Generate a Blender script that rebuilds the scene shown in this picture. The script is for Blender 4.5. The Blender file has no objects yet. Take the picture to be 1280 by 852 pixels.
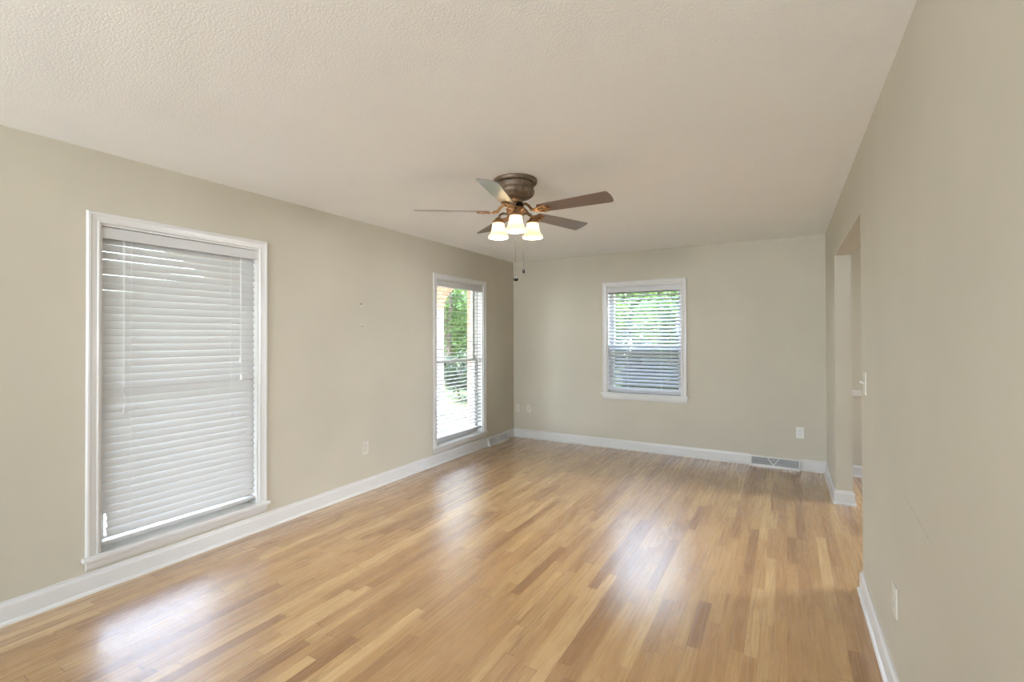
import bpy, bmesh, math, random
from mathutils import Vector, Matrix
C = bpy.context.scene.collection
SC = bpy.context.scene
PI = math.pi
R_ = random.Random(7)

# ------------------------------------------------------------------ camera
CAM = (3.3154, -5.7965, 1.4012); YAW = .5228; PITCH = .0075; ROLL = -.0025
F_PX = 592.75; PP_Y = 415.76
cam = bpy.data.cameras.new('camera'); co = bpy.data.objects.new('camera', cam); C.objects.link(co)
_f = Vector((-math.sin(YAW)*math.cos(PITCH), math.cos(YAW)*math.cos(PITCH), math.sin(PITCH)))
_r = Vector((math.cos(YAW), math.sin(YAW), 0)); _u = _r.cross(_f)
_r, _u = _r*math.cos(ROLL)+_u*math.sin(ROLL), _u*math.cos(ROLL)-_r*math.sin(ROLL)
co.matrix_world = Matrix(((_r.x, _u.x, -_f.x, CAM[0]), (_r.y, _u.y, -_f.y, CAM[1]), (_r.z, _u.z, -_f.z, CAM[2]), (0, 0, 0, 1)))
cam.sensor_width = 36; cam.sensor_fit = 'HORIZONTAL'; cam.lens = F_PX/1280*36
cam.shift_y = -(426-PP_Y)/1280; cam.clip_start = .02; cam.clip_end = 300
SC.camera = co

# ------------------------------------------------------------------ light
SKY = 17.5
SUN = 30.0
REAR_W = 118.0
HALL_W = 27.0
BULB_W = 24.0
SC.view_settings.view_transform = 'Standard'; SC.view_settings.look = 'None'
SC.view_settings.gamma = 1; SC.view_settings.use_curve_mapping = False
SC.view_settings.exposure = 0.44
SC.render.engine = 'CYCLES'
SC.cycles.use_denoising = True
SC.cycles.max_bounces = 14; SC.cycles.diffuse_bounces = 8; SC.cycles.glossy_bounces = 4
SC.cycles.transparent_max_bounces = 24; SC.cycles.transmission_bounces = 8
SC.cycles.sample_clamp_indirect = 6

w = bpy.data.worlds.new('sky'); SC.world = w; w.use_nodes = True
nt = w.node_tree; bg = nt.nodes['Background']
tc = nt.nodes.new('ShaderNodeTexCoord'); sp = nt.nodes.new('ShaderNodeSeparateXYZ'); rp = nt.nodes.new('ShaderNodeValToRGB')
nt.links.new(tc.outputs['Generated'], sp.inputs[0]); nt.links.new(sp.outputs['Z'], rp.inputs[0]); nt.links.new(rp.outputs[0], bg.inputs[0])
rp.color_ramp.elements[0].position = 0; rp.color_ramp.elements[0].color = (.90, .94, 1, 1)
rp.color_ramp.elements[1].position = .8; rp.color_ramp.elements[1].color = (.40, .58, 1, 1)
bg.inputs[1].default_value = SKY

sl = bpy.data.lights.new('sun', 'SUN'); so = bpy.data.objects.new('sun', sl); C.objects.link(so)
sl.energy = SUN; sl.angle = .01; sl.color = (1, .96, .90)
so.rotation_euler = Vector((.55, .12, -.83)).to_track_quat('-Z', 'Y').to_euler(); so.location = (-12, -4, 14)

def area(name, loc, direction, sx, sy, power, col, spread=180):
    l = bpy.data.lights.new(name, 'AREA'); l.shape = 'RECTANGLE'; l.size = sx; l.size_y = sy; l.spread = math.radians(spread); l.energy = power; l.color = col
    o = bpy.data.objects.new(name, l); C.objects.link(o); o.location = loc
    o.rotation_euler = Vector(direction).to_track_quat('-Z', 'Y').to_euler(); return o
# added fill light behind the camera, set at an assumed rear opening
area('rear_fill', (1.8, -9.3, 1.9), (0, 1, -.15), 2.7, .75, REAR_W, (.80, .92, 1))
# added fill light in the next room, brightening this one through the doorway
area('hall_fill', (6.98, -.62, 1.80), (-1, -.42, -.42), .9, .7, HALL_W, (.97, .98, 1), 84)

# ------------------------------------------------------------------ materials
def mat(name, col, rough=.5, metal=0, spec=.5, **kw):
    m = bpy.data.materials.new(name); m.use_nodes = True
    b = m.node_tree.nodes['Principled BSDF']
    b.inputs['Base Color'].default_value = (*col, 1); b.inputs['Roughness'].default_value = rough
    b.inputs['Metallic'].default_value = metal; b.inputs['Specular IOR Level'].default_value = spec
    for k, v in kw.items():
        b.inputs[k.replace('_', ' ')].default_value = v
    return m
class G:
    """small node graph helper"""
    def __init__(s, m): s.t = m.node_tree; s.b = s.t.nodes.get('Principled BSDF'); s.out = s.t.nodes.get('Material Output')
    def n(s, kind, **kw):
        x = s.t.nodes.new(kind)
        for k, v in kw.items(): setattr(x, k, v)
        return x
    def l(s, a, b): s.t.links.new(a, b)
    def put(s, sock, v):
        if hasattr(v, 'is_output') or isinstance(v, bpy.types.NodeSocket): s.l(v, sock)
        else: sock.default_value = v
    def math(s, op, a, b=0.0, c=None):
        x = s.n('ShaderNodeMath', operation=op); s.put(x.inputs[0], a); s.put(x.inputs[1], b)
        if c is not None: s.put(x.inputs[2], c)
        return x.outputs[0]
    def comb(s, x, y, z=0.0):
        c = s.n('ShaderNodeCombineXYZ'); s.put(c.inputs[0], x); s.put(c.inputs[1], y); s.put(c.inputs[2], z); return c.outputs[0]
    def mix(s, f, a, b, mode='MIX'):
        x = s.n('ShaderNodeMix', data_type='RGBA', blend_type=mode); s.put(x.inputs[0], f); s.put(x.inputs[6], a); s.put(x.inputs[7], b); return x.outputs[2]
    def obj(s): return s.n('ShaderNodeTexCoord').outputs['Object']
    def noise(s, vec, scale, detail=3, rough=.5, dist=0):
        x = s.n('ShaderNodeTexNoise'); s.l(vec, x.inputs['Vector']); x.inputs['Scale'].default_value = scale
        x.inputs['Detail'].default_value = detail; x.inputs['Roughness'].default_value = rough; x.inputs['Distortion'].default_value = dist; return x.outputs['Fac']
    def ramp(s, f, stops):
        x = s.n('ShaderNodeValToRGB'); s.l(f, x.inputs[0]); e = x.color_ramp.elements
        while len(e) < len(stops): e.new(.5)
        for q, (p, c) in zip(e, stops): q.position = p; q.color = (*c, 1) if len(c) == 3 else c
        return x.outputs[0]
    def bump(s, h, strength, dist=.002):
        x = s.n('ShaderNodeBump'); s.l(h, x.inputs['Height']); x.inputs['Strength'].default_value = strength; x.inputs['Distance'].default_value = dist
        s.l(x.outputs[0], s.b.inputs['Normal'])

def painted(name, col, rough, scale, strength, dist=.001, vary=.04, scuff=False):
    m = mat(name, col, rough); g = G(m); v = g.obj()
    h = g.noise(v, scale, 2, .6); g.bump(h, strength, dist)
    n = g.noise(v, 1.7, 3)
    c = g.ramp(n, [(.3, tuple(x*(1-vary) for x in col)), (.7, tuple(min(1, x*(1+vary)) for x in col))])
    if scuff:   # one faint rubbed scratch on the paint
        s = g.n('ShaderNodeSeparateXYZ'); g.l(v, s.inputs[0])
        a, b = Vector((-3.64, .838)), Vector((-4.02, .800)); d = (b-a).normalized(); L = (b-a).length
        y = g.math('SUBTRACT', s.outputs[1], a.x); z = g.math('SUBTRACT', s.outputs[2], a.y)
        t = g.math('ADD', g.math('MULTIPLY', y, d.x), g.math('MULTIPLY', z, d.y))
        q = g.math('ABSOLUTE', g.math('ADD', g.math('MULTIPLY', y, -d.y), g.math('MULTIPLY', z, d.x)))
        q = g.math('ADD', q, g.math('MULTIPLY', g.math('SUBTRACT', g.noise(v, 18, 3), .5), .012))
        on = g.math('MULTIPLY', g.math('LESS_THAN', g.math('ABSOLUTE', q), .0035), g.math('MULTIPLY', g.math('GREATER_THAN', t, 0), g.math('LESS_THAN', t, L)))
        on = g.math('MULTIPLY', on, g.math('MULTIPLY', g.noise(v, 40, 3), .55))
        c = g.mix(on, c, (.16, .14, .11, 1))
    g.l(c, g.b.inputs['Base Color']); return m
M = {}
WALLC = (.485, .448, .362)
M['wall'] = painted('wall_paint', WALLC, .62, 260, .12)
M['wall_scuffed'] = painted('scuffed_wall_paint', WALLC, .55, 260, .12, scuff=True)
M['ceiling'] = painted('stippled_ceiling', (.92, .945, .965), .85, 130, .32, .004, .02)
M['trim'] = painted('white_trim_paint', (.59, .58, .56), .32, 40, .04)
M['hall_wall'] = painted('hall_wall_paint', (.47, .43, .35), .6, 260, .12)
M['blind'] = mat('white_vinyl', (.52, .515, .505), .38)
M['cord'] = mat('white_cord', (.80, .79, .76), .7)
M['tassel'] = mat('grey_plastic', (.45, .44, .42), .4)
M['plate'] = painted('ivory_plastic', (.57, .54, .47), .35, 20, .01)
M['white_plastic'] = painted('white_plastic', (.66, .65, .62), .35, 20, .01)
M['dark'] = mat('dark_slot', (.03, .03, .03), .6)
M['steel'] = mat('screw_steel', (.5, .5, .48), .35, 1)
M['register'] = painted('white_enamel', (.64, .635, .62), .35, 30, .02)
M['grille'] = mat('grey_louvre', (.46, .465, .47), .45)
M['duct'] = mat('duct_dark', (.18, .18, .18), .7)
M['torn'] = mat('torn_paint_edge', (.13, .115, .085), .8)
M['patch'] = painted('spackle', (.52, .49, .42), .8, 200, .5)

def add_translucent(m, amount, col):
    g = G(m); t = g.n('ShaderNodeBsdfTranslucent'); t.inputs[0].default_value = (*col, 1)
    x = g.n('ShaderNodeMixShader'); x.inputs[0].default_value = amount
    g.l(g.b.outputs[0], x.inputs[1]); g.l(t.outputs[0], x.inputs[2]); g.l(x.outputs[0], g.out.inputs[0])
add_translucent(M['blind'], .06, (.9, .9, .86))

def glassy(name, clear, tint, dark=None):
    m = bpy.data.materials.new(name); m.use_nodes = True; g = G(m)
    t = g.n('ShaderNodeBsdfTransparent'); t.inputs[0].default_value = (*tint, 1)
    s = g.n('ShaderNodeBsdfGlossy') if dark is None else g.n('ShaderNodeBsdfDiffuse')
    s.inputs[0].default_value = (1, 1, 1, 1) if dark is None else (*dark, 1)
    if dark is None: s.inputs['Roughness'].default_value = .0
    x = g.n('ShaderNodeMixShader'); x.inputs[0].default_value = 1-clear
    g.l(t.outputs[0], x.inputs[1]); g.l(s.outputs[0], x.inputs[2]); g.l(x.outputs[0], g.out.inputs[0]); return m
M['glass'] = glassy('window_glass', .93, (.96, .98, .97))
M['screen'] = glassy('insect_mesh', .55, (1, 1, 1), (.06, .065, .07))

def floor_mat():
    m = mat('oak_strip_floor', (.6, .4, .22), .22, Coat_Weight=1.0, Coat_Roughness=.29, Coat_IOR=1.55); g = G(m); v = g.obj()
    s = g.n('ShaderNodeSeparateXYZ'); g.l(v, s.inputs[0]); X, Y = s.outputs[0], s.outputs[1]
    PW = .0572
    rowf = g.math('DIVIDE', X, PW); row = g.math('FLOOR', rowf); fx = g.math('SUBTRACT', rowf, row)
    def wn(vec):
        q = g.n('ShaderNodeTexWhiteNoise', noise_dimensions='3D'); g.l(vec, q.inputs['Vector']); return q
    r1 = wn(g.comb(row, 3.3, 1.7)); r2 = wn(g.comb(row, 11.1, 5.2))
    L = g.math('ADD', .48, g.math('MULTIPLY', r2.outputs['Value'], .75))
    yf = g.math('DIVIDE', g.math('ADD', Y, g.math('MULTIPLY', r1.outputs['Value'], 7.0)), L)
    # uneven lengths inside a row
    yf = g.math('ADD', yf, g.math('MULTIPLY', g.math('SINE', g.math('ADD', g.math('MULTIPLY', yf, 2.1), g.math('MULTIPLY', row, 1.3))), .22))
    seg = g.math('FLOOR', yf); fy = g.math('SUBTRACT', yf, seg)
    pid = wn(g.comb(row, seg, .5)); pid2 = wn(g.comb(row, seg, 9.5))
    base = g.ramp(pid.outputs['Value'], [(0, (.225, .113, .044)), (.10, (.295, .162, .067)), (.25, (.35, .20, .085)), (.5, (.38, .227, .097)), (.78, (.415, .262, .115)), (1, (.50, .338, .162))])
    # grain: long streaks, shifted per board
    sh = g.math('MULTIPLY', pid2.outputs['Value'], 37.0)
    gv = g.comb(g.math('MULTIPLY', X, 60.0), g.math('ADD', g.math('MULTIPLY', Y, 2.4), sh), sh)
    streak = g.noise(gv, 1.0, 5, .62, .3)
    gv2 = g.comb(g.math('MULTIPLY', X, 24.0), g.math('ADD', g.math('MULTIPLY', Y, 1.1), sh), sh)
    wob = g.noise(gv2, 1.0, 2, .5)
    rings = g.math('SINE', g.math('MULTIPLY', wob, 46.0))
    rings = g.math('POWER', g.math('ADD', g.math('MULTIPLY', rings, .5), .5), 3.0)
    ringy = g.math('MULTIPLY', rings, g.math('GREATER_THAN', pid2.outputs['Value'], .45))
    c = g.mix(g.math('MULTIPLY', g.ramp(streak, [(.34, (1, 1, 1)), (.60, (0, 0, 0))]), .22), base, (.36, .19, .08, 1))
    c = g.mix(g.math('MULTIPLY', ringy, .42), c, (.24, .125, .05, 1))
    # mineral streaks and knots, rare
    kn = g.noise(g.comb(g.math('MULTIPLY', X, 30.0), g.math('ADD', g.math('MULTIPLY', Y, 3.0), sh), sh), 1.0, 2)
    c = g.mix(g.math('MULTIPLY', g.ramp(kn, [(.68, (0, 0, 0)), (.76, (1, 1, 1))]), .6), c, (.20, .10, .045, 1))
    ex = g.math('MINIMUM', fx, g.math('SUBTRACT', 1.0, fx)); ey = g.math('MULTIPLY', g.math('MINIMUM', fy, g.math('SUBTRACT', 1.0, fy)), 7.0)
    gap = g.math('LESS_THAN', g.math('MINIMUM', ex, ey), g.math('ADD', .012, g.math('MULTIPLY', g.math('POWER', pid2.outputs['Value'], 3.0), .024)))
    c = g.mix(g.math('MULTIPLY', gap, g.math('ADD', .25, g.math('MULTIPLY', pid2.outputs['Value'], .5))), c, (.13, .065, .027, 1))
    g.l(c, g.b.inputs['Base Color'])
    big = g.noise(v, 2.2, 2)
    ro = g.math('ADD', .17, g.math('MULTIPLY', streak, .16)); ro = g.math('ADD', ro, g.math('MULTIPLY', big, .05))
    g.l(ro, g.b.inputs['Roughness'])
    h = g.math('SUBTRACT', g.math('ADD', g.math('MULTIPLY', streak, .25), g.math('MULTIPLY', g.math('SUBTRACT', 1.0, ringy), .25)), g.math('MULTIPLY', gap, .8))
    h = g.math('ADD', h, g.math('MULTIPLY', g.noise(v, 9, 2), .6))
    g.bump(h, .10, .0012)
    return m
M['floor'] = floor_mat()

def bronze(name, col, rough, metal=.85):
    m = mat(name, col, rough, metal); g = G(m); v = g.obj()
    n = g.noise(v, 38, 4, .6)
    g.l(g.ramp(n, [(.3, tuple(x*.6 for x in col)), (.72, tuple(min(1, x*1.45) for x in col))]), g.b.inputs['Base Color'])
    return m
M['bronze'] = bronze('rubbed_bronze', (.15, .105, .068), .5, .5)
M['copper'] = bronze('copper_bronze', (.33, .175, .08), .42, .75)
M['chain'] = mat('dark_chain', (.035, .028, .02), .8, 0, .1)
M['black'] = mat('black_metal', (.012, .011, .010), .75, 0, .12)
def blade_mat():
    m = mat('dark_walnut_blade', (.17, .11, .085), .33, spec=.6, Coat_Weight=.8, Coat_Roughness=.2, Coat_IOR=1.6); g = G(m); v = g.obj()
    mp = g.n('ShaderNodeMapping'); g.l(v, mp.inputs[0]); mp.inputs['Scale'].default_value = (4, 70, 20)
    n = g.noise(mp.outputs[0], 1, 4, .6)
    g.l(g.ramp(n, [(.3, (.125, .083, .068)), (.7, (.20, .143, .12))]), g.b.inputs['Base Color']); return m
M['blade'] = blade_mat()
def shade_mat():
    m = mat('frosted_glass', (.92, .88, .76), .4, Emission_Color=(1, .86, .56, 1), Emission_Strength=.6); g = G(m)
    t = g.n('ShaderNodeBsdfTranslucent'); t.inputs[0].default_value = (1, .95, .82, 1)
    x = g.n('ShaderNodeMixShader'); x.inputs[0].default_value = .75
    g.l(g.b.outputs[0], x.inputs[1]); g.l(t.outputs[0], x.inputs[2]); g.l(x.outputs[0], g.out.inputs[0]); return m
M['shade'] = shade_mat()
M['bulb'] = mat('lit_bulb', (1, 1, 1), .3, Emission_Color=(1, .86, .6, 1), Emission_Strength=9.0)

def brick_mat():
    m = mat('pale_brick', (.6, .4, .3), .85); g = G(m); v = g.obj()
    s = g.n('ShaderNodeSeparateXYZ'); g.l(v, s.inputs[0])
    b = g.n('ShaderNodeTexBrick'); g.l(g.comb(g.math('ADD', s.outputs[1], s.outputs[0]), s.outputs[2]), b.inputs['Vector'])
    b.inputs['Scale'].default_value = 1; b.inputs['Brick Width'].default_value = .21; b.inputs['Row Height'].default_value = .075; b.inputs['Mortar Size'].default_value = .006
    b.inputs['Color1'].default_value = (.46, .24, .15, 1); b.inputs['Color2'].default_value = (.53, .31, .20, 1); b.inputs['Mortar'].default_value = (.48, .43, .38, 1)
    g.l(b.outputs['Color'], g.b.inputs['Base Color']); return m
M['brick'] = brick_mat()
M['stucco'] = painted('cream_stucco', (.43, .40, .39), .85, 60, .4)
M['concrete'] = painted('porch_concrete', (.36, .355, .34), .9, 30, .3)
def leaf_mat(name, a, b):
    m = mat(name, a, .45); g = G(m); v = g.obj(); n = g.noise(v, 1.6, 3)
    g.l(g.ramp(n, [(.35, a), (.65, b)]), g.b.inputs['Base Color'])
    t = g.n('ShaderNodeBsdfTranslucent'); t.inputs[0].default_value = (b[0]*1.2, b[1]*1.3, b[2], 1)
    x = g.n('ShaderNodeMixShader'); x.inputs[0].default_value = .3
    g.l(g.b.outputs[0], x.inputs[1]); g.l(t.outputs[0], x.inputs[2]); g.l(x.outputs[0], g.out.inputs[0]); return m
M['leaf'] = leaf_mat('tree_leaf', (.030, .072, .012), (.10, .17, .03))
M['leaf_dark'] = leaf_mat('shrub_leaf', (.014, .030, .016), (.028, .055, .022))
M['leaf_lime'] = leaf_mat('lime_leaf', (.08, .14, .018), (.16, .22, .04))
M['bark'] = painted('bark', (.11, .08, .055), .9, 30, .8, .01)
M['lawn'] = painted('lawn_grass', (.085, .105, .018), .9, 30, .8, .02, .25)
M['roof_board'] = painted('porch_ceiling_board', (.55, .52, .47), .7, 20, .1)

# ------------------------------------------------------------------ mesh helpers
def link(name, bm, m, parent=None, smooth=False, mw=None):
    me = bpy.data.meshes.new(name); bm.to_mesh(me); bm.free()
    for q in (m if isinstance(m, (list, tuple)) else [m]): me.materials.append(q)
    if smooth:
        for p in me.polygons: p.use_smooth = True
        try: me.set_sharp_from_angle(angle=math.radians(38))
        except Exception: pass
    o = bpy.data.objects.new(name, me); C.objects.link(o)
    if mw is not None: o.matrix_world = mw
    if parent: o.parent = parent
    return o
def struct(o): o['kind'] = 'structure'; return o
def tag(o, label, cat, group=None):
    o['label'] = label; o['category'] = cat
    if group: o['group'] = group
    return o
def empty(name, mw=None, parent=None):
    o = bpy.data.objects.new(name, None); o.empty_display_size = .05; C.objects.link(o)
    if mw is not None: o.matrix_world = mw
    if parent: o.parent = parent
    return o
def box(bm, a, b, bev=0, mtx=None):
    t = bmesh.new()
    vs = [t.verts.new((x, y, z)) for x in (a[0], b[0]) for y in (a[1], b[1]) for z in (a[2], b[2])]
    for f in ((0, 1, 3, 2), (4, 6, 7, 5), (0, 4, 5, 1), (2, 3, 7, 6), (0, 2, 6, 4), (1, 5, 7, 3)): t.faces.new([vs[i] for i in f])
    bmesh.ops.recalc_face_normals(t, faces=t.faces)
    if bev: bmesh.ops.bevel(t, geom=t.edges[:], offset=bev, segments=2, affect='EDGES', profile=.7)
    merge(bm, t, mtx)
def merge(bm, t, mtx=None):
    if mtx is not None: bmesh.ops.transform(t, matrix=mtx, verts=t.verts)
    mp = {v: bm.verts.new(v.co) for v in t.verts}
    for f in t.faces:
        try: bm.faces.new([mp[v] for v in f.verts])
        except ValueError: pass
    t.free()
def lathe(bm, prof, seg=40, mtx=None, cap0=False, cap1=False):
    """profile of (radius, height) round local Z"""
    t = bmesh.new(); rings = []
    for r, h in prof:
        rings.append([t.verts.new((r*math.cos(2*PI*k/seg), r*math.sin(2*PI*k/seg), h)) for k in range(seg)])
    for a, b in zip(rings, rings[1:]):
        for k in range(seg): t.faces.new((a[k], a[(k+1) % seg], b[(k+1) % seg], b[k]))
    if cap0: t.faces.new(rings[0][::-1])
    if cap1: t.faces.new(rings[-1])
    merge(bm, t, mtx)
def tube(bm, pts, rad, seg=8):
    t = bmesh.new(); pts = [Vector(p) for p in pts]; rings = []
    rads = rad if isinstance(rad, (list, tuple)) else [rad]*len(pts)
    for i, p in enumerate(pts):
        d = (pts[min(i+1, len(pts)-1)]-pts[max(i-1, 0)]).normalized()
        up = Vector((0, 0, 1)) if abs(d.z) < .95 else Vector((1, 0, 0))
        x = d.cross(up).normalized(); y = d.cross(x)
        rings.append([t.verts.new(p+(x*math.cos(2*PI*k/seg)+y*math.sin(2*PI*k/seg))*rads[i]) for k in range(seg)])
    for a, b in zip(rings, rings[1:]):
        for k in range(seg): t.faces.new((a[k], a[(k+1) % seg], b[(k+1) % seg], b[k]))
    t.faces.new(rings[0]); t.faces.new(rings[-1][::-1])
    bmesh.ops.recalc_face_normals(t, faces=t.faces); merge(bm, t)
def prism(bm, poly, h0, h1, bev=0, mtx=None):
    """polygon in XY pushed from z=h0 to z=h1"""
    t = bmesh.new(); a = [t.verts.new((x, y, h0)) for x, y in poly]; b = [t.verts.new((x, y, h1)) for x, y in poly]; n = len(poly)
    t.faces.new(a[::-1]); t.faces.new(b)
    for i in range(n): t.faces.new((a[i], a[(i+1) % n], b[(i+1) % n], b[i]))
    bmesh.ops.recalc_face_normals(t, faces=t.faces)
    if bev: bmesh.ops.bevel(t, geom=[e for e in t.edges if abs(e.verts[0].co.z-e.verts[1].co.z) < 1e-6], offset=bev, segments=2, affect='EDGES')
    merge(bm, t, mtx)
def sweep(bm, path, prof):
    """profile (offset to the left of the path, height) swept along a mitred XY path"""
    t = bmesh.new(); path = [Vector(p) for p in path]; rings = []
    for i, p in enumerate(path):
        ns = []
        if i > 0: d = (p-path[i-1]).normalized(); ns.append(Vector((-d.y, d.x)))
        if i < len(path)-1: d = (path[i+1]-p).normalized(); ns.append(Vector((-d.y, d.x)))
        n = ns[0] if len(ns) == 1 else (ns[0]+ns[1])/(1+ns[0].dot(ns[1]))
        rings.append([t.verts.new((p.x+n.x*o, p.y+n.y*o, h)) for o, h in prof])
    k = len(prof)
    for a, b in zip(rings, rings[1:]):
        for j in range(k): t.faces.new((a[j], a[(j+1) % k], b[(j+1) % k], b[j]))
    t.faces.new(rings[0]); t.faces.new(rings[-1][::-1])
    bmesh.ops.recalc_face_normals(t, faces=t.faces); merge(bm, t)

# ------------------------------------------------------------------ room shell
W = 3.6762; H = 2.44; TH = .16; RT = .115; REAR = -9.0
OP0, OP1, OPH = -2.585, -1.0, 2.07            # cased-less opening in the right wall
HX = 6.9                                       # far side of the next room
def wall_with_holes(name, axis, c0, c1, u0, u1, holes, m, z1=H):
    """wall slab between c0 and c1 across `axis`, from u0 to u1 along it, with (ua, ub, za, zb) holes"""
    bm = bmesh.new()
    us = sorted({u0, u1, *[h[0] for h in holes], *[h[1] for h in holes]}); zs = sorted({0.0, z1, *[h[2] for h in holes], *[h[3] for h in holes]})
    def solid(i, j):
        if not (0 <= i < len(us)-1 and 0 <= j < len(zs)-1): return False
        cu, cz = (us[i]+us[i+1])/2, (zs[j]+zs[j+1])/2
        return not any(h[0] < cu < h[1] and h[2] < cz < h[3] for h in holes)
    def P(c, u, z): return (c, u, z) if axis == 0 else (u, c, z)
    def quad(*p): bm.faces.new([bm.verts.new(q) for q in p])
    for i in range(len(us)-1):
        for j in range(len(zs)-1):
            if not solid(i, j): continue
            a, b, lo, hi = us[i], us[i+1], zs[j], zs[j+1]
            for c in (c0, c1): quad(P(c, a, lo), P(c, b, lo), P(c, b, hi), P(c, a, hi))
            if not solid(i-1, j): quad(P(c0, a, lo), P(c1, a, lo), P(c1, a, hi), P(c0, a, hi))
            if not solid(i+1, j): quad(P(c0, b, lo), P(c1, b, lo), P(c1, b, hi), P(c0, b, hi))
            if not solid(i, j-1): quad(P(c0, a, lo), P(c1, a, lo), P(c1, b, lo), P(c0, b, lo))
            if not solid(i, j+1): quad(P(c0, a, hi), P(c1, a, hi), P(c1, b, hi), P(c0, b, hi))
    bmesh.ops.remove_doubles(bm, verts=bm.verts, dist=1e-5); bmesh.ops.recalc_face_normals(bm, faces=bm.faces)
    return struct(link(name, bm, m))
WIN1 = (-4.654, -3.731, .195, 2.04); WIN2 = (-1.705, -.782, .195, 2.04); WIN3 = (1.364, 2.264, .692, 2.026)
wall_with_holes('wall_left', 0, -TH, 0, REAR-.2, TH, [WIN1, WIN2], M['wall'])
wall_with_holes('wall_back', 1, 0, TH, 0, W+RT/2, [WIN3], M['wall'])
wall_with_holes('wall_right', 0, W, W+RT, REAR, 0, [(OP0, OP1, 0, OPH)], M['wall_scuffed'])
wall_with_holes('wall_rear', 1, REAR-.2, REAR, 0, HX, [(.4, 3.2, 1.5, 2.3)], M['wall'])  # unseen opening, added to let in sky and the rear fill
wall_with_holes('wall_hall_back', 1, 0, TH, W+RT/2, HX+.1, [], M['hall_wall'])
wall_with_holes('wall_hall_side', 0, HX, HX+.12, REAR, 0, [(-1.12, -.12, .75, 2.15)], M['hall_wall'])  # unseen opening, added for the hall fill and sky light
wall_with_holes('wall_hall_rear', 1, -5.6, -5.5, W+RT, HX, [], M['hall_wall'])
bm = bmesh.new(); box(bm, (-TH, REAR-.2, -.15), (HX+.12, TH, 0)); struct(link('floor', bm, M['floor']))
bm = bmesh.new(); box(bm, (-TH, REAR-.2, H), (HX+.12, TH, H+.2)); struct(link('ceiling', bm, M['ceiling']))

BASE = [(0, 0), (.026, 0), (.0255, .007), (.022, .014), (.0155, .0185), (.0145, .019), (.0145, .088), (.0125, .097), (.008, .102), (.0065, .1135), (0, .1135)]
def baseboard(name, paths, prof=BASE):
    bm = bmesh.new()
    for p in paths: sweep(bm, p, prof)
    return struct(link(name, bm, M['trim']))
REG_L = (-.700, -.230); REG_B = (2.977, 3.447)
baseboard('baseboard_left', [[(0, REG_L[0]), (0, REAR)], [(0, 0), (0, REG_L[1])]])
baseboard('baseboard_back', [[(W, 0), (REG_B[1], 0)], [(REG_B[0], 0), (0, 0)]])
baseboard('baseboard_right', [[(W+RT, 0), (W+RT, OP1), (W, OP1), (W, 0)], [(W, REAR), (W, OP0), (W+RT, OP0), (W+RT, -5.5)]])
baseboard('baseboard_hall', [[(HX, -5.5), (HX, 0), (W+RT, 0)]])
bm = bmesh.new(); sweep(bm, [(HX, -5.5), (HX, 0), (W+RT, 0)], [(0, .80), (.012, .80), (.016, .815), (.022, .83), (.024, .85), (.012, .857), (0, .857)])
struct(link('trim_1', bm, M['trim']))

# ------------------------------------------------------------------ local frames on walls: X along, Y up, Z into the room
def on_left(y, z, x=0.0): return Matrix(((0, 0, 1, x), (1, 0, 0, y), (0, 1, 0, z), (0, 0, 0, 1)))
def on_back(x, z, y=0.0): return Matrix(((1, 0, 0, x), (0, 0, -1, y), (0, 1, 0, z), (0, 0, 0, 1)))
def on_right(y, z, x=W): return Matrix(((0, 0, -1, x), (-1, 0, 0, y), (0, 1, 0, z), (0, 0, 0, 1)))

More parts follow.
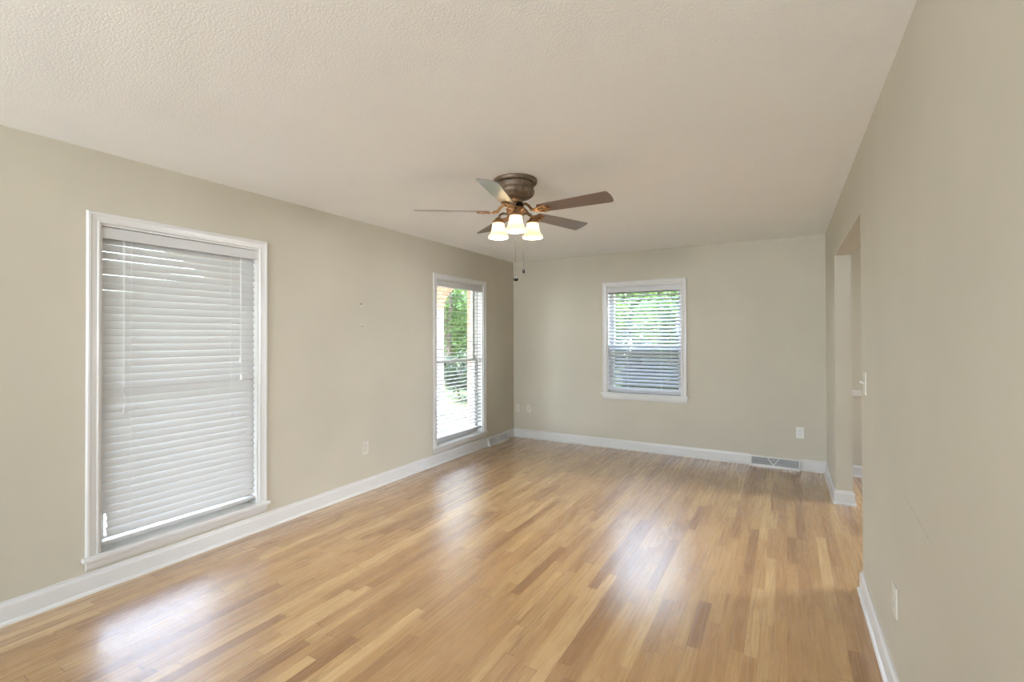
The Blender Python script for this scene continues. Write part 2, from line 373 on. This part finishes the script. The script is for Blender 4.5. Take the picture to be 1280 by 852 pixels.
# ------------------------------------------------------------------ windows
CAS = [(0, 0), (0, .009), (.003, .013), (.010, .0135), (.014, .0105), (.038, .0145), (.044, .018), (.054, .018), (.0585, .014), (.060, 0)]
def window(n, mw, wd, ht, meet, apron_h, screen=False):
    """double-hung window in an opening wd x ht, origin at the opening's lower left corner"""
    bm = bmesh.new()                                   # jamb liner
    d0, d1 = -TH, 0.0; t = .012
    box(bm, (0, 0, d0), (t, ht, d1)); box(bm, (wd-t, 0, d0), (wd, ht, d1)); box(bm, (t, ht-t, d0), (wd-t, ht, d1))
    for s, e in ((t, t+.012), (wd-t-.012, wd-t)): box(bm, (s, 0, -.088), (e, ht-t, -.076))
    root = struct(link('window_%d' % n, bm, M['trim'], mw=mw))
    bm = bmesh.new(); rings = []                       # casing
    for a, h in CAS:
        rings.append([bm.verts.new(p) for p in ((-a, .004, h), (-a, ht+a, h), (wd+a, ht+a, h), (wd+a, .004, h))])
    for p, q in zip(rings, rings[1:]):
        for k in range(3): bm.faces.new((p[k], p[k+1], q[k+1], q[k]))
    for k in (0, 3): bm.faces.new([r[k] for r in rings])
    bmesh.ops.recalc_face_normals(bm, faces=bm.faces); link('casing', bm, M['trim'], root)
    bm = bmesh.new(); box(bm, (-.075, -.018, -.005), (wd+.075, .006, .034), .005); box(bm, (0, -.018, d0), (wd, .004, 0)); link('stool', bm, M['trim'], root)
    bm = bmesh.new()
    prof = [(0, -.018), (.017, -.018), (.017, -.018-apron_h*.45), (.012, -.018-apron_h*.8), (.006, -.018-apron_h), (0, -.018-apron_h)]
    a = [bm.verts.new((-.058, y, z)) for z, y in prof]; b = [bm.verts.new((wd+.058, y, z)) for z, y in prof]
    for i in range(len(prof)): bm.faces.new((a[i], a[(i+1) % 6], b[(i+1) % 6], b[i]))
    bm.faces.new(a); bm.faces.new(b[::-1]); bmesh.ops.recalc_face_normals(bm, faces=bm.faces); link('apron', bm, M['trim'], root)
    def sash(name, y0, y1, z0, z1, st, bot, top):
        bm = bmesh.new(); L, Rr = t+.001, wd-t-.001
        box(bm, (L, y0, z0), (L+st, y1, z1), .003); box(bm, (Rr-st, y0, z0), (Rr, y1, z1), .003)
        box(bm, (L+st-.002, y0, z0), (Rr-st+.002, y0+bot, z1), .003); box(bm, (L+st-.002, y1-top, z0), (Rr-st+.002, y1, z1), .003)
        s = link(name, bm, M['trim'], root)
        bm = bmesh.new(); zc = (z0+z1)/2; box(bm, (L+st-.004, y0+bot-.004, zc-.002), (Rr-st+.004, y1-top+.004, zc+.002)); link('pane', bm, M['glass'], s); return s
    sash('upper_sash', meet-.018, ht-t, -.150, -.119, .042, .036, .045)
    ls = sash('lower_sash', .005, meet+.018, -.117, -.088, .042, .060, .036)
    bm = bmesh.new()                                   # sash lock on the meeting rail
    box(bm, (wd/2-.03, meet+.018, -.112), (wd/2+.03, meet+.026, -.092), .002)
    tube(bm, [(wd/2, meet+.03, -.10), (wd/2+.012, meet+.032, -.086), (wd/2+.03, meet+.03, -.080)], .005); link('sash_lock', bm, M['white_plastic'], ls)
    if screen:
        bm = bmesh.new(); box(bm, (t+.01, .02, -.1575), (wd-t-.01, meet, -.1565)); link('insect_screen', bm, M['screen'], root)
    return root
window(1, on_left(WIN1[0], WIN1[2]), WIN1[1]-WIN1[0], WIN1[3]-WIN1[2], .917, .052)
window(2, on_left(WIN2[0], WIN2[2]), WIN2[1]-WIN2[0], WIN2[3]-WIN2[2], .917, .052)
rw = window(3, on_back(WIN3[0], WIN3[2]), WIN3[1]-WIN3[0], WIN3[3]-WIN3[2], .588, .062, screen=True)
bm = bmesh.new()                                       # finger lift on the lower rail of the back window
box(bm, (.585, .040, -.088), (.655, .046, -.072), .002); box(bm, (.585, .030, -.088), (.655, .046, -.084), .001); link('sash_lift', bm, M['black'], rw)

# ------------------------------------------------------------------ blinds
def blind(mw, wd, ht, tilt, pitch, label, seed, top=.055, low=.062, stray=(), cords=(), jitter=0, cord_us=(.16, .86)):
    rnd = random.Random(seed)
    root = tag(empty('window_blind', mw), label, 'window blind', 'white slatted window blinds')
    g0, g1 = .014, wd-.014; zc = -.040
    bm = bmesh.new(); box(bm, (.006, ht-.014-.066, -.010), (wd-.006, ht-.016, -.001), .003)
    box(bm, (.006, ht-.014-.066, -.055), (.010, ht-.016, -.010), .001); box(bm, (wd-.010, ht-.014-.066, -.055), (wd-.006, ht-.016, -.010), .001); link('valance', bm, M['blind'], root)
    bm = bmesh.new(); box(bm, (g0, ht-.016-.052, -.066), (g1, ht-.0135, -.012), .003); link('headrail', bm, M['blind'], root)
    bm = bmesh.new(); y = ht-top-.03; k = 0; ys = []
    while y > low+.022: ys.append(y); y -= pitch
    for k, y in enumerate(ys):
        a = tilt+rnd.uniform(-1, 1)*jitter; off = 0; sk = rnd.uniform(-1, 1)*jitter*.0006
        for i, dx, da in stray:
            if k == len(ys)+i: off, a = dx, a+da
        t = bmesh.new(); n = 6; hw = .0255; th = .0028
        up = [(-hw+2*hw*i/n, .0022*(1-(2*i/n-1)**2)) for i in range(n+1)]
        pr = [(z, c+th/2) for z, c in up]+[(z, c-th/2) for z, c in up[::-1]]
        # local slat: Z = depth (room edge +), Y = up ; positive tilt lowers the room edge
        ca, sa = math.cos(math.radians(a)), math.sin(math.radians(a))
        ring = lambda x, dy: [t.verts.new((x, y+dy+(-z*sa+c*ca), zc+z*ca+c*sa)) for z, c in pr]
        A = ring(g0+off, -sk); B = ring(g1+off, sk); m = len(pr)
        for i in range(m): t.faces.new((A[i], A[(i+1) % m], B[(i+1) % m], B[i]))
        t.faces.new(A); t.faces.new(B[::-1]); bmesh.ops.recalc_face_normals(t, faces=t.faces); merge(bm, t)
    link('slats', bm, M['blind'], root, smooth=True)
    yb = low-.012
    bm = bmesh.new(); box(bm, (g0, yb-.010, zc-.025), (g1, yb+.008, zc+.025), .004); link('bottom_rail', bm, M['blind'], root)
    for f in cord_us:                                  # ladder cords, front and back
        bm = bmesh.new(); zz = .0255*math.cos(math.radians(tilt))+.0025
        for s in (-1, 1): tube(bm, [(wd*f, ht-.07, zc+s*zz), (wd*f, yb+.007, zc+s*zz)], .0009, 6)
        link('ladder_cord', bm, M['cord'], root)
    for nm, f, ln, mt in cords:                        # pull cords with tassels, hanging in front
        bm = bmesh.new(); zf = -.004
        tube(bm, [(wd*f, ht-.055, -.006), (wd*f, ht-.10, zf), (wd*f+.001, ht-ln, zf)], .0011, 6); c = link(nm, bm, M['cord'], root)
        bm = bmesh.new(); lathe(bm, [(.002, .014), (.0045, .011), (.0055, .002), (.008, -.018), (.007, -.022), (.001, -.0225)], 14,
                                Matrix.Translation((wd*f+.001, ht-ln-.012, zf)) @ Matrix.Rotation(-PI/2, 4, 'X'))
        link('tassel', bm, M[mt], c, smooth=True)
    return root
def wsz(wn): return wn[1]-wn[0], wn[3]-wn[2]
blind(on_left(WIN1[0], WIN1[2]), *wsz(WIN1), 61.5, .0437, 'wide white blind with its slats shut on the tall window nearest the camera', 1,
      low=.062, stray=((-3, .034, 0), (-2, .036, -2), (-1, .033, -4)), jitter=1.6, cord_us=(.172, .80),
      cords=(('tilt_cord', .120, .93, 'tassel'), ('tilt_cord', .127, 1.045, 'tassel'), ('lift_cord', .858, .785, 'cord'), ('lift_cord', .864, .905, 'cord')))
blind(on_left(WIN2[0], WIN2[2]), *wsz(WIN2), 4, .0437, 'white blind with level open slats showing the garden arch and trees', 2,
      low=.085, jitter=.6, cord_us=(.20, .84), cords=(('lift_cord', .17, .93, 'black'), ('tilt_cord', .88, .9, 'cord')))
blind(on_back(WIN3[0], WIN3[2]), *wsz(WIN3), 29, .0437, 'short white blind with half-tilted bluish slats on the far wall window', 3,
      low=.052, jitter=1.0, cord_us=(.28, .73), cords=(('tilt_cord', .12, .62, 'cord'), ('lift_cord', .865, .92, 'tassel')))

# ------------------------------------------------------------------ ceiling fan
FX, FY = 1.765, -3.055
root = tag(empty('ceiling_fan', Matrix.Translation((FX, FY, H))), 'five-blade bronze ceiling fan with three lit bell lamps', 'ceiling fan')
cam_ang = math.atan2(_r.y, _r.x)                       # the way the camera's right points, to set the blades
bm = bmesh.new(); lathe(bm, [(0, 0), (.140, 0), (.1435, -.004), (.1435, -.020), (.139, -.026), (.131, -.028)], 64)
hs = bmesh.new(); lathe(hs, [(.120, -.020), (.1255, -.028), (.1265, -.040), (.121, -.058), (.1215, -.064), (.127, -.075), (.1265, -.088), (.118, -.104), (.100, -.118), (.080, -.126), (.062, -.130), (.040, -.131)], 64)
housing = link('motor_housing', hs, M['bronze'], root, smooth=True)
link('ceiling_ring', bm, M['bronze'], housing, smooth=True)
bm = bmesh.new(); lathe(bm, [(.040, -.128), (.040, -.150), (.046, -.156)], 40); link('neck', bm, M['copper'], root, smooth=True)
bm = bmesh.new(); lathe(bm, [(.03, -.152), (.052, -.153), (.054, -.157), (.054, -.176), (.050, -.180), (.03, -.181)], 40); link('flywheel', bm, M['black'], root, smooth=True)
bm = bmesh.new(); lathe(bm, [(.03, -.180), (.060, -.186), (.064, -.194), (.062, -.206), (.055, -.222), (.044, -.238), (.030, -.249), (.014, -.254), (.010, -.262), (.004, -.268), (0, -.269)], 40); hub = link('light_hub', bm, M['copper'], root, smooth=True)
ZB = -.215; BL = .667
def blade_outline():
    pts = []; r0 = .185
    w0, w1 = .050, .066
    for i in range(9): s = i/8; pts.append((r0+(BL-.030-r0)*s, -(w0+(w1-w0)*s)))
    pts += [(BL-.019, -.0655), (BL-.011, -.061), (BL-.007, -.053), (BL-.002, -.028), (BL, 0), (BL-.002, .028), (BL-.007, .053), (BL-.011, .061), (BL-.019, .0655)]
    for i in range(9): s = 1-i/8; pts.append((r0+(BL-.030-r0)*s, (w0+(w1-w0)*s)))
    pts += [(r0-.010, .040), (r0-.014, 0), (r0-.010, -.040)]
    return pts
b_mesh = i_mesh = None
for k in range(5):
    a = math.radians(-32+72*k)+cam_ang
    mw = Matrix.Rotation(a, 4, 'Z') @ Matrix.Translation((0, 0, ZB)) @ Matrix.Rotation(math.radians(-13), 4, 'X')
    if k == 0:
        bm = bmesh.new(); prism(bm, blade_outline(), 0, .0055, .0015); bl = link('blade', bm, M['blade'], root); b_mesh = bl.data
        bm = bmesh.new()                               # cast iron holding the blade: arm, and a pierced pointed shield under it
        # in the blade's frame; the arm climbs back up to the flywheel
        tube(bm, [(.046, 0, .052), (.075, 0, .050), (.100, 0, .030), (.120, 0, .004), (.150, 0, -.005)], [.011, .010, .009, .010, .010], 10)
        shield_o = [(.140, 0), (.165, .030), (.205, .040), (.235, .034), (.245, .018), (.262, 0), (.245, -.018), (.235, -.034), (.205, -.040), (.165, -.030)]
        shield_i = [(.168, 0), (.180, .017), (.202, .024), (.218, .020), (.224, .010), (.232, 0), (.224, -.010), (.218, -.020), (.202, -.024), (.180, -.017)]
        t = bmesh.new(); n = len(shield_o)
        ring = {}
        for key, pl in (('o', shield_o), ('i', shield_i)):
            for z in (-.010, -.0005): ring[key, z] = [t.verts.new((x, y, z)) for x, y in pl]
        for i in range(n):
            j = (i+1) % n; o0, o1, i0, i1 = ring['o', -.010], ring['o', -.0005], ring['i', -.010], ring['i', -.0005]
            t.faces.new((o0[i], o0[j], o1[j], o1[i])); t.faces.new((i0[i], i1[i], i1[j], i0[j])); t.faces.new((o0[i], i0[i], i0[j], o0[j])); t.faces.new((o1[i], o1[j], i1[j], i1[i]))
        bmesh.ops.recalc_face_normals(t, faces=t.faces); bmesh.ops.bevel(t, geom=t.edges[:], offset=.002, segments=2, affect='EDGES'); merge(bm, t)
        box(bm, (.160, -.007, -.009), (.236, .007, -.001), .002)
        for x, y in ((.176, 0), (.215, .031), (.215, -.031)): lathe(bm, [(0, -.014), (.005, -.0135), (.006, -.010)], 12, Matrix.Translation((x, y, 0)))
        ir = link('blade_iron', bm, M['copper'], bl, smooth=True); i_mesh = ir.data
    else:
        bl = bpy.data.objects.new('blade', b_mesh); C.objects.link(bl); bl.parent = root
        ir = bpy.data.objects.new('blade_iron', i_mesh); C.objects.link(ir); ir.parent = bl
    bl.matrix_local = mw
for k, ang in enumerate((-90, 30, 150)):
    a = math.radians(ang)+cam_ang; R0 = .134
    d = Vector((math.cos(a), math.sin(a), 0))
    bm = bmesh.new(); P3 = lambda r, z: d*r+Vector((0, 0, z))
    tube(bm, [P3(.045, -.222), P3(.070, -.215), P3(.095, -.209), P3(.118, -.214), P3(.130, -.228), P3(R0, -.243)], [.009, .008, .0075, .0075, .008, .009], 12)
    arm = link('lamp_arm', bm, M['bronze'], root, smooth=True)
    bm = bmesh.new(); m0 = Matrix.Translation(d*R0)
    lathe(bm, [(.004, -.232), (.018, -.235), (.022, -.243), (.024, -.250), (.037, -.256), (.041, -.262), (.041, -.272), (.038, -.273)], 32, m0); fit = link('fitter', bm, M['copper'], root, smooth=True)
    prof = [(.030, -.262), (.036, -.266), (.040, -.276), (.0425, -.292), (.0455, -.310), (.050, -.328), (.056, -.344), (.062, -.352), (.067, -.355), (.0695, -.362), (.0695, -.369), (.066, -.372)]
    prof += [(r-.0035, z+.001) for r, z in prof[::-1][1:]]
    bm = bmesh.new(); lathe(bm, prof, 48, m0); sh = link('lamp_shade', bm, M['shade'], root, smooth=True)
    fit.parent = sh
    bm = bmesh.new(); lathe(bm, [(.008, -.256), (.009, -.260), (.014, -.265), (.0155, -.271), (.013, -.277), (.007, -.280), (.001, -.281)], 24, m0); link('bulb', bm, M['bulb'], sh, smooth=True)
    pl = bpy.data.lights.new('lamp_light', 'POINT'); pl.energy = BULB_W; pl.color = (1, .93, .80); pl.shadow_soft_size = .012
    po = bpy.data.objects.new('lamp_light', pl); C.objects.link(po); po.location = Vector((FX, FY, H))+d*R0+Vector((0, 0, -.296))
def chain(off, z_end, kn):
    p = _r*off[0]+Vector((_f.x, _f.y, 0)).normalized()*off[1]
    bm = bmesh.new(); z = -.236
    tube(bm, [(p.x*.8, p.y*.8, -.225), (p.x, p.y, -.24), (p.x, p.y, z_end)], .0007, 6)
    while z > z_end:
        bmesh.ops.create_icosphere(bm, subdivisions=1, radius=.0014, matrix=Matrix.Translation((p.x, p.y, z))); z -= .0075
    c = link('pull_chain', bm, M['chain'], root)
    bm = bmesh.new(); lathe(bm, kn, 20, Matrix.Translation((p.x, p.y, z_end))); link('chain_knob', bm, M['black'], c, smooth=True)
chain((.000, -.050), -.652, [(.001, .004), (.007, 0), (.015, -.008), (.017, -.014), (.014, -.021), (.006, -.026), (0, -.027)])
chain((.053, .010), -.590, [(.001, .006), (.005, 0), (.0085, -.010), (.0095, -.020), (.006, -.028), (0, -.030)])

# ------------------------------------------------------------------ electrical plates
def plate(name, mw, label, cat, kind, m='plate', group=None):
    root = tag(empty(name, mw), label, cat, group)
    bm = bmesh.new(); box(bm, (-.035, -.0575, 0), (.035, .0575, .006), .0022); link('cover_plate', bm, M[m], root)
    screws = [(0, 0)]
    if kind == 'outlet':
        for s in (-1, 1):
            bm = bmesh.new(); pts = []
            for k in range(24):
                a = 2*PI*k/24; pts.append((.0172*math.cos(a), max(-.0125, min(.0125, .0172*math.sin(a)))+s*.0195))
            prism(bm, pts, .005, .0078, .0006); r = link('receptacle', bm, M[m], root)
            bm = bmesh.new()
            for x, h in ((-.0065, .0042), (.0065, .0035)): box(bm, (x-.0011, s*.0195+.001-h+.003, .0070), (x+.0011, s*.0195+.001+h+.003, .0081))
            lathe(bm, [(0, .0081), (.0024, .0081), (.0024, .0070)], 12, Matrix.Translation((0, s*.0195-.0075, 0))); link('socket_slot', bm, M['dark'], r)
    elif kind == 'switch':
        bm = bmesh.new(); box(bm, (-.0055, -.012, .004), (.0055, .012, .0075), .001); link('toggle_frame', bm, M[m], root)
        bm = bmesh.new(); box(bm, (-.0042, -.005, 0), (.0042, .005, .020), .0015, Matrix.Translation((0, .002, .006)) @ Matrix.Rotation(math.radians(-24), 4, 'X')); link('toggle', bm, M[m], root)
        screws = [(0, .0305), (0, -.0305)]
    elif kind == 'coax':
        bm = bmesh.new(); lathe(bm, [(.0085, .006), (.0085, .0085), (.0048, .0086), (.0048, .017), (.0034, .0171), (.0034, .010)], 18); link('coax_socket', bm, M['steel'], root, smooth=True)
        bm = bmesh.new(); lathe(bm, [(.0034, .0165), (0, .0165)], 18); link('socket_hole', bm, M['dark'], root)
        screws = [(0, .042), (0, -.042)]
    elif kind == 'phone':
        bm = bmesh.new(); box(bm, (-.0085, -.0085, .005), (.0085, .0085, .0085), .001); j = link('phone_socket', bm, M[m], root)
        bm = bmesh.new(); box(bm, (-.005, -.005, .0075), (.005, .004, .0088)); link('socket_hole', bm, M['dark'], j)
        screws = [(0, .042), (0, -.042)]
    for x, y in screws:
        bm = bmesh.new(); lathe(bm, [(.0032, .0055), (.0030, .0068), (.0018, .0073), (0, .0074)], 14, Matrix.Translation((x, y, 0))); link('screw', bm, M['steel'], root, smooth=True)
    return root
plate('wall_outlet', on_left(-2.722, .392), 'ivory electrical outlet low on the left wall between the two tall windows', 'outlet', 'outlet', group='wall outlets')
plate('wall_outlet', on_back(3.442, .389), 'white electrical outlet low on the far wall above the floor register', 'outlet', 'outlet', 'white_plastic', group='wall outlets')
plate('wall_outlet', on_right(-3.485, .387), 'ivory electrical outlet seen edge-on low on the right wall', 'outlet', 'outlet', group='wall outlets')
plate('cable_jack', on_back(.072, .403), 'ivory cable wall plate closest to the far left room corner', 'wall plate', 'coax')
plate('phone_jack', on_back(.245, .408), 'ivory telephone wall plate beside the cable plate at the far corner', 'wall plate', 'phone')
plate('light_switch', on_right(-2.735, 1.150), 'ivory toggle light switch beside the doorway on the right wall', 'light switch', 'switch')

# ------------------------------------------------------------------ floor registers in the baseboards
def register(mw, wd, label):
    root = tag(empty('floor_register', mw), label, 'floor register', 'white baseboard registers')
    hgt, zt, zb = .104, .020, .060
    bm = bmesh.new()                                   # sheet housing: back, top lip, ends and toe
    for x0, x1 in ((0, .006), (wd-.006, wd)):
        t = bmesh.new(); pl = [(0, 0), (zb, 0), (zb, .012), (zt, hgt), (0, hgt)]
        a = [t.verts.new((x0, y, z)) for z, y in pl]; b = [t.verts.new((x1, y, z)) for z, y in pl]
        t.faces.new(a); t.faces.new(b[::-1])
        for i in range(5): t.faces.new((a[i], a[(i+1) % 5], b[(i+1) % 5], b[i]))
        bmesh.ops.recalc_face_normals(t, faces=t.faces); merge(bm, t)
    box(bm, (0, hgt-.004, 0), (wd, hgt, zt+.002)); box(bm, (0, 0, zb-.004), (wd, .014, zb))
    link('housing', bm, M['register'], root)
    bm = bmesh.new(); box(bm, (.006, 0, .001), (wd-.006, hgt-.004, .003)); link('duct_opening', bm, M['duct'], root)
    # sloping face: local x along, s up the slope
    L = math.hypot(zb-zt, hgt-.012); dy, dz = (hgt-.012)/L, (zt-zb)/L
    slope = Matrix(((1, 0, 0, 0), (0, dy, -dz, .012), (0, dz, dy, zb), (0, 0, 0, 1)))
    bm = bmesh.new(); fr = .015
    box(bm, (0, 0, -.004), (wd, fr, 0), .0012, slope); box(bm, (0, L-fr*.8, -.004), (wd, L, 0), .0012, slope)
    box(bm, (0, 0, -.004), (fr, L, 0), .0012, slope); box(bm, (wd-fr, 0, -.004), (wd, L, 0), .0012, slope)
    link('face_frame', bm, M['register'], root)
    vx = wd*.47; hw = .052
    def bar(bm, p, q, wdt, z0, z1):
        p, q = Vector(p), Vector(q); d = (q-p); n = Vector((-d.y, d.x)).normalized()*wdt/2
        prism(bm, [tuple(p-n), tuple(q-n), tuple(q+n), tuple(p+n)], z0, z1, 0, slope)
    bm = bmesh.new(); bar(bm, (vx-hw, L-fr*.8), (vx, fr), .009, -.004, .0015); bar(bm, (vx+hw, L-fr*.8), (vx, fr), .009, -.004, .0015); link('divider', bm, M['register'], root)
    bm = bmesh.new(); x = fr+.004                      # fine upright louvres
    while x < wd-fr-.002:
        box(bm, (x, fr*.8, -.009), (x+.0026, L-fr*.7, -.0045), 0, slope); x += .0052
    box(bm, (fr, L*.33, -.0085), (wd-fr, L*.36, -.005), 0, slope); box(bm, (fr, L*.66, -.0085), (wd-fr, L*.69, -.005), 0, slope)
    link('louvre_panel', bm, M['grille'], root)
    bm = bmesh.new(); tube(bm, [Vector(slope @ Vector((vx, L*.62, -.006))), Vector(slope @ Vector((vx, L*.80, .010)))], .0028, 8); link('damper_lever', bm, M['register'], root)
    return root
register(on_back(REG_B[0], 0), REG_B[1]-REG_B[0], 'white metal floor register in the far wall baseboard near the doorway')
register(on_left(REG_L[0], 0), REG_L[1]-REG_L[0], 'white metal floor register in the left baseboard beside the garden window')

# ------------------------------------------------------------------ patched nail holes on the left wall
def patch(y, z, label, sd):
    rnd = random.Random(sd); bm = bmesh.new(); n = 22
    root = tag(empty('wall_patch', on_left(y, z)), label, 'wall patch', 'patched holes on the left wall')
    pts = [((.021+rnd.uniform(-.004, .004))*math.cos(2*PI*k/n), (.016+rnd.uniform(-.004, .004))*math.sin(2*PI*k/n)) for k in range(n)]
    prism(bm, pts, 0, .0016, .0006); link('spackle', bm, M['patch'], root, smooth=True)
    bm = bmesh.new()
    if sd == 1: tube(bm, [(-.020, .002, .001), (-.014, .011, .002), (0, .015, .003), (.014, .012, .002)], [.0015, .0025, .004, .0015], 8)
    else: tube(bm, [(-.006, -.013, .001), (.004, -.015, .002), (.018, -.010, .001)], [.0012, .003, .0012], 8)
    link('torn_paint', bm, M['torn'], root, smooth=True)
patch(-2.766, 1.683, 'spackled patch with torn paint, the upper one on the left wall', 1)
patch(-2.764, 1.508, 'fainter spackled patch, the lower one on the left wall', 2)

# ------------------------------------------------------------------ outdoors
bm = bmesh.new(); box(bm, (-30, -14, -.6), (14, 34, -.40)); struct(link('lawn', bm, M['lawn']))
bm = bmesh.new(); box(bm, (-2.10, -9, -.42), (-TH, 4.2, -.20)); struct(link('porch_slab', bm, M['concrete']))
# arcade along the porch: arched openings between brick piers
def arcade():
    x0, x1 = -2.02, -1.80; zt = 2.72; z0 = -.42; spring = 1.86
    arches = [(-8.3, -5.9, .5), (-5.4, -3.0, .5), (-2.3, .22, .5), (.72, 3.44, .62)]
    ys = [-9.0]+[v for a in arches for v in a[:2]]+[4.2]
    piers = bmesh.new()
    for a, b in zip(ys[0::2], ys[1::2]): box(piers, (x0, a, z0), (x1, b, spring))
    struct(link('wall_porch', piers, M['stucco']))
    bm = bmesh.new()
    for a, b in zip(ys[0::2], ys[1::2]): box(bm, (x0, a, spring), (x1, b, zt))
    for a, b, rise in arches:
        c, r = (a+b)/2, (b-a)/2; n = 20
        pts = [(c+r*math.cos(PI*k/n), spring+rise*math.sin(PI*k/n)) for k in range(n+1)]
        for (ya, za), (yb, zb) in zip(pts, pts[1:]):
            vs = [bm.verts.new(p) for p in ((x0, ya, za), (x0, yb, zb), (x0, yb, zt), (x0, ya, zt), (x1, ya, za), (x1, yb, zb), (x1, yb, zt), (x1, ya, zt))]
            for f in ((0, 1, 2, 3), (7, 6, 5, 4), (0, 4, 5, 1), (3, 2, 6, 7)): bm.faces.new([vs[i] for i in f])
    bmesh.ops.recalc_face_normals(bm, faces=bm.faces)
    struct(link('trim_2', bm, M['brick']))
    bm = bmesh.new(); box(bm, (-1.43, .895, -.2), (-1.29, 1.10, 2.62), .006); struct(link('pillar_porch', bm, M['brick']))
arcade()
bm = bmesh.new(); box(bm, (-2.5, -9.4, 2.62), (-TH, 4.4, 2.75)); struct(link('ceiling_porch', bm, M['roof_board']))

def foliage(center, rad, n, size, seed, squash=1.0):
    rnd = random.Random(seed); bm = bmesh.new(); cx, cy, cz = center
    lobes = [(Vector((rnd.gauss(0, .42)*rad[0], rnd.gauss(0, .42)*rad[1], rnd.gauss(0, .42)*rad[2])), rnd.uniform(.28, .52)) for _ in range(14)]
    for i in range(n):
        c, s = rnd.choice(lobes)
        v = Vector((rnd.gauss(0, 1), rnd.gauss(0, 1), rnd.gauss(0, 1))).normalized()*(rnd.random()**.4)
        p = Vector((cx, cy, cz))+c+Vector((v.x*rad[0]*s, v.y*rad[1]*s, v.z*rad[2]*s))
        d = Vector((rnd.gauss(0, 1), rnd.gauss(0, 1), rnd.gauss(0, .7))).normalized(); e = d.orthogonal().normalized()
        e.rotate(Matrix.Rotation(rnd.uniform(0, 6.28), 3, d)); q = d.cross(e); L = size*rnd.uniform(.6, 1.3)
        a, b, t, u = p-e*L, p+q*L*.38+e*L*.1+d*L*.1, p+e*L, p-q*L*.38+e*L*.1+d*L*.1
        bm.faces.new([bm.verts.new(x) for x in (a, b, t)]); bm.faces.new([bm.verts.new(x) for x in (a, t, u)])
    return bm
def tree(name, base, h, rad, n, size, m, label, seed, trunk=.12, cat='tree'):
    root = tag(empty(name, Matrix.Translation(base)), label, cat, 'trees outside the windows' if cat == 'tree' else 'shrubs outside the windows'); rnd = random.Random(seed)
    bm = bmesh.new(); top = h-rad[2]*.6
    tube(bm, [(0, 0, -.05), (rnd.uniform(-.1, .1), 0, top*.5), (rnd.uniform(-.2, .2), rnd.uniform(-.2, .2), top)], [trunk, trunk*.8, trunk*.4], 10)
    for k in range(5):
        a = rnd.uniform(0, 6.28); z = top*rnd.uniform(.55, .9)
        tube(bm, [(0, 0, z), (math.cos(a)*rad[0]*.4, math.sin(a)*rad[1]*.4, z+rad[2]*.35)], [trunk*.4, trunk*.12], 6)
    link('trunk', bm, M['bark'], root, smooth=True)
    link('crown', foliage((0, 0, h-rad[2]), rad, n, size, seed), M[m], root)
G_ = -.40
tree('garden_tree', (-7.3, 8.0, G_), 5.4, (2.3, 2.3, 2.5), 10000, .11, 'leaf', 'leafy bright green tree framed by the porch arch', 11, .14)
tree('garden_tree', (-11.8, 14.2, G_), 7.6, (3.4, 3.2, 3.9), 14000, .17, 'leaf_lime', 'taller yellow-green tree behind the tree in the arch', 12, .2)
tree('garden_shrub', (-4.55, 4.9, G_), 1.5, (.8, .8, .75), 4600, .055, 'leaf_dark', 'dark green shrub on the lawn outside the arch', 13, .04, cat='shrub')
tree('garden_shrub', (-6.6, 5.3, G_), 1.25, (.7, .7, .6), 3200, .055, 'leaf', 'lighter green shrub on the lawn left of the dark shrub', 14, .04, cat='shrub')
tree('yard_tree', (-3.6, 11.0, G_), 4.4, (1.7, 1.4, 1.95), 8500, .11, 'leaf_lime', 'yellow-green tree at the left in the far window', 15, .13)
tree('yard_tree', (.95, 8.8, G_), 3.9, (1.6, 1.4, 1.85), 8500, .11, 'leaf', 'mid-green tree at the right in the far window', 16, .13)
tree('yard_tree', (-1.3, 17.0, G_), 11, (3.6, 2.4, 5.0), 20000, .27, 'leaf', 'tallest loose-crowned tree farthest back in the far window', 20, .16)  # tall dense tree added to dim sky light through the far window
tree('yard_shrub', (-.2, 6.9, G_), 1.75, (.85, .7, .8), 5600, .06, 'leaf_dark', 'dark shrub in the middle behind the far window', 17, .05, cat='shrub')
tree('yard_shrub', (1.75, 4.2, G_), 1.55, (.8, .6, .78), 5200, .06, 'leaf_dark', 'nearer dark shrub at the right behind the far window', 18, .05, cat='shrub')
tree('yard_shrub', (-1.75, 6.0, G_), 1.85, (.5, .5, .9), 3000, .06, 'leaf_lime', 'lime green shrub at the left behind the far window', 19, .05, cat='shrub')
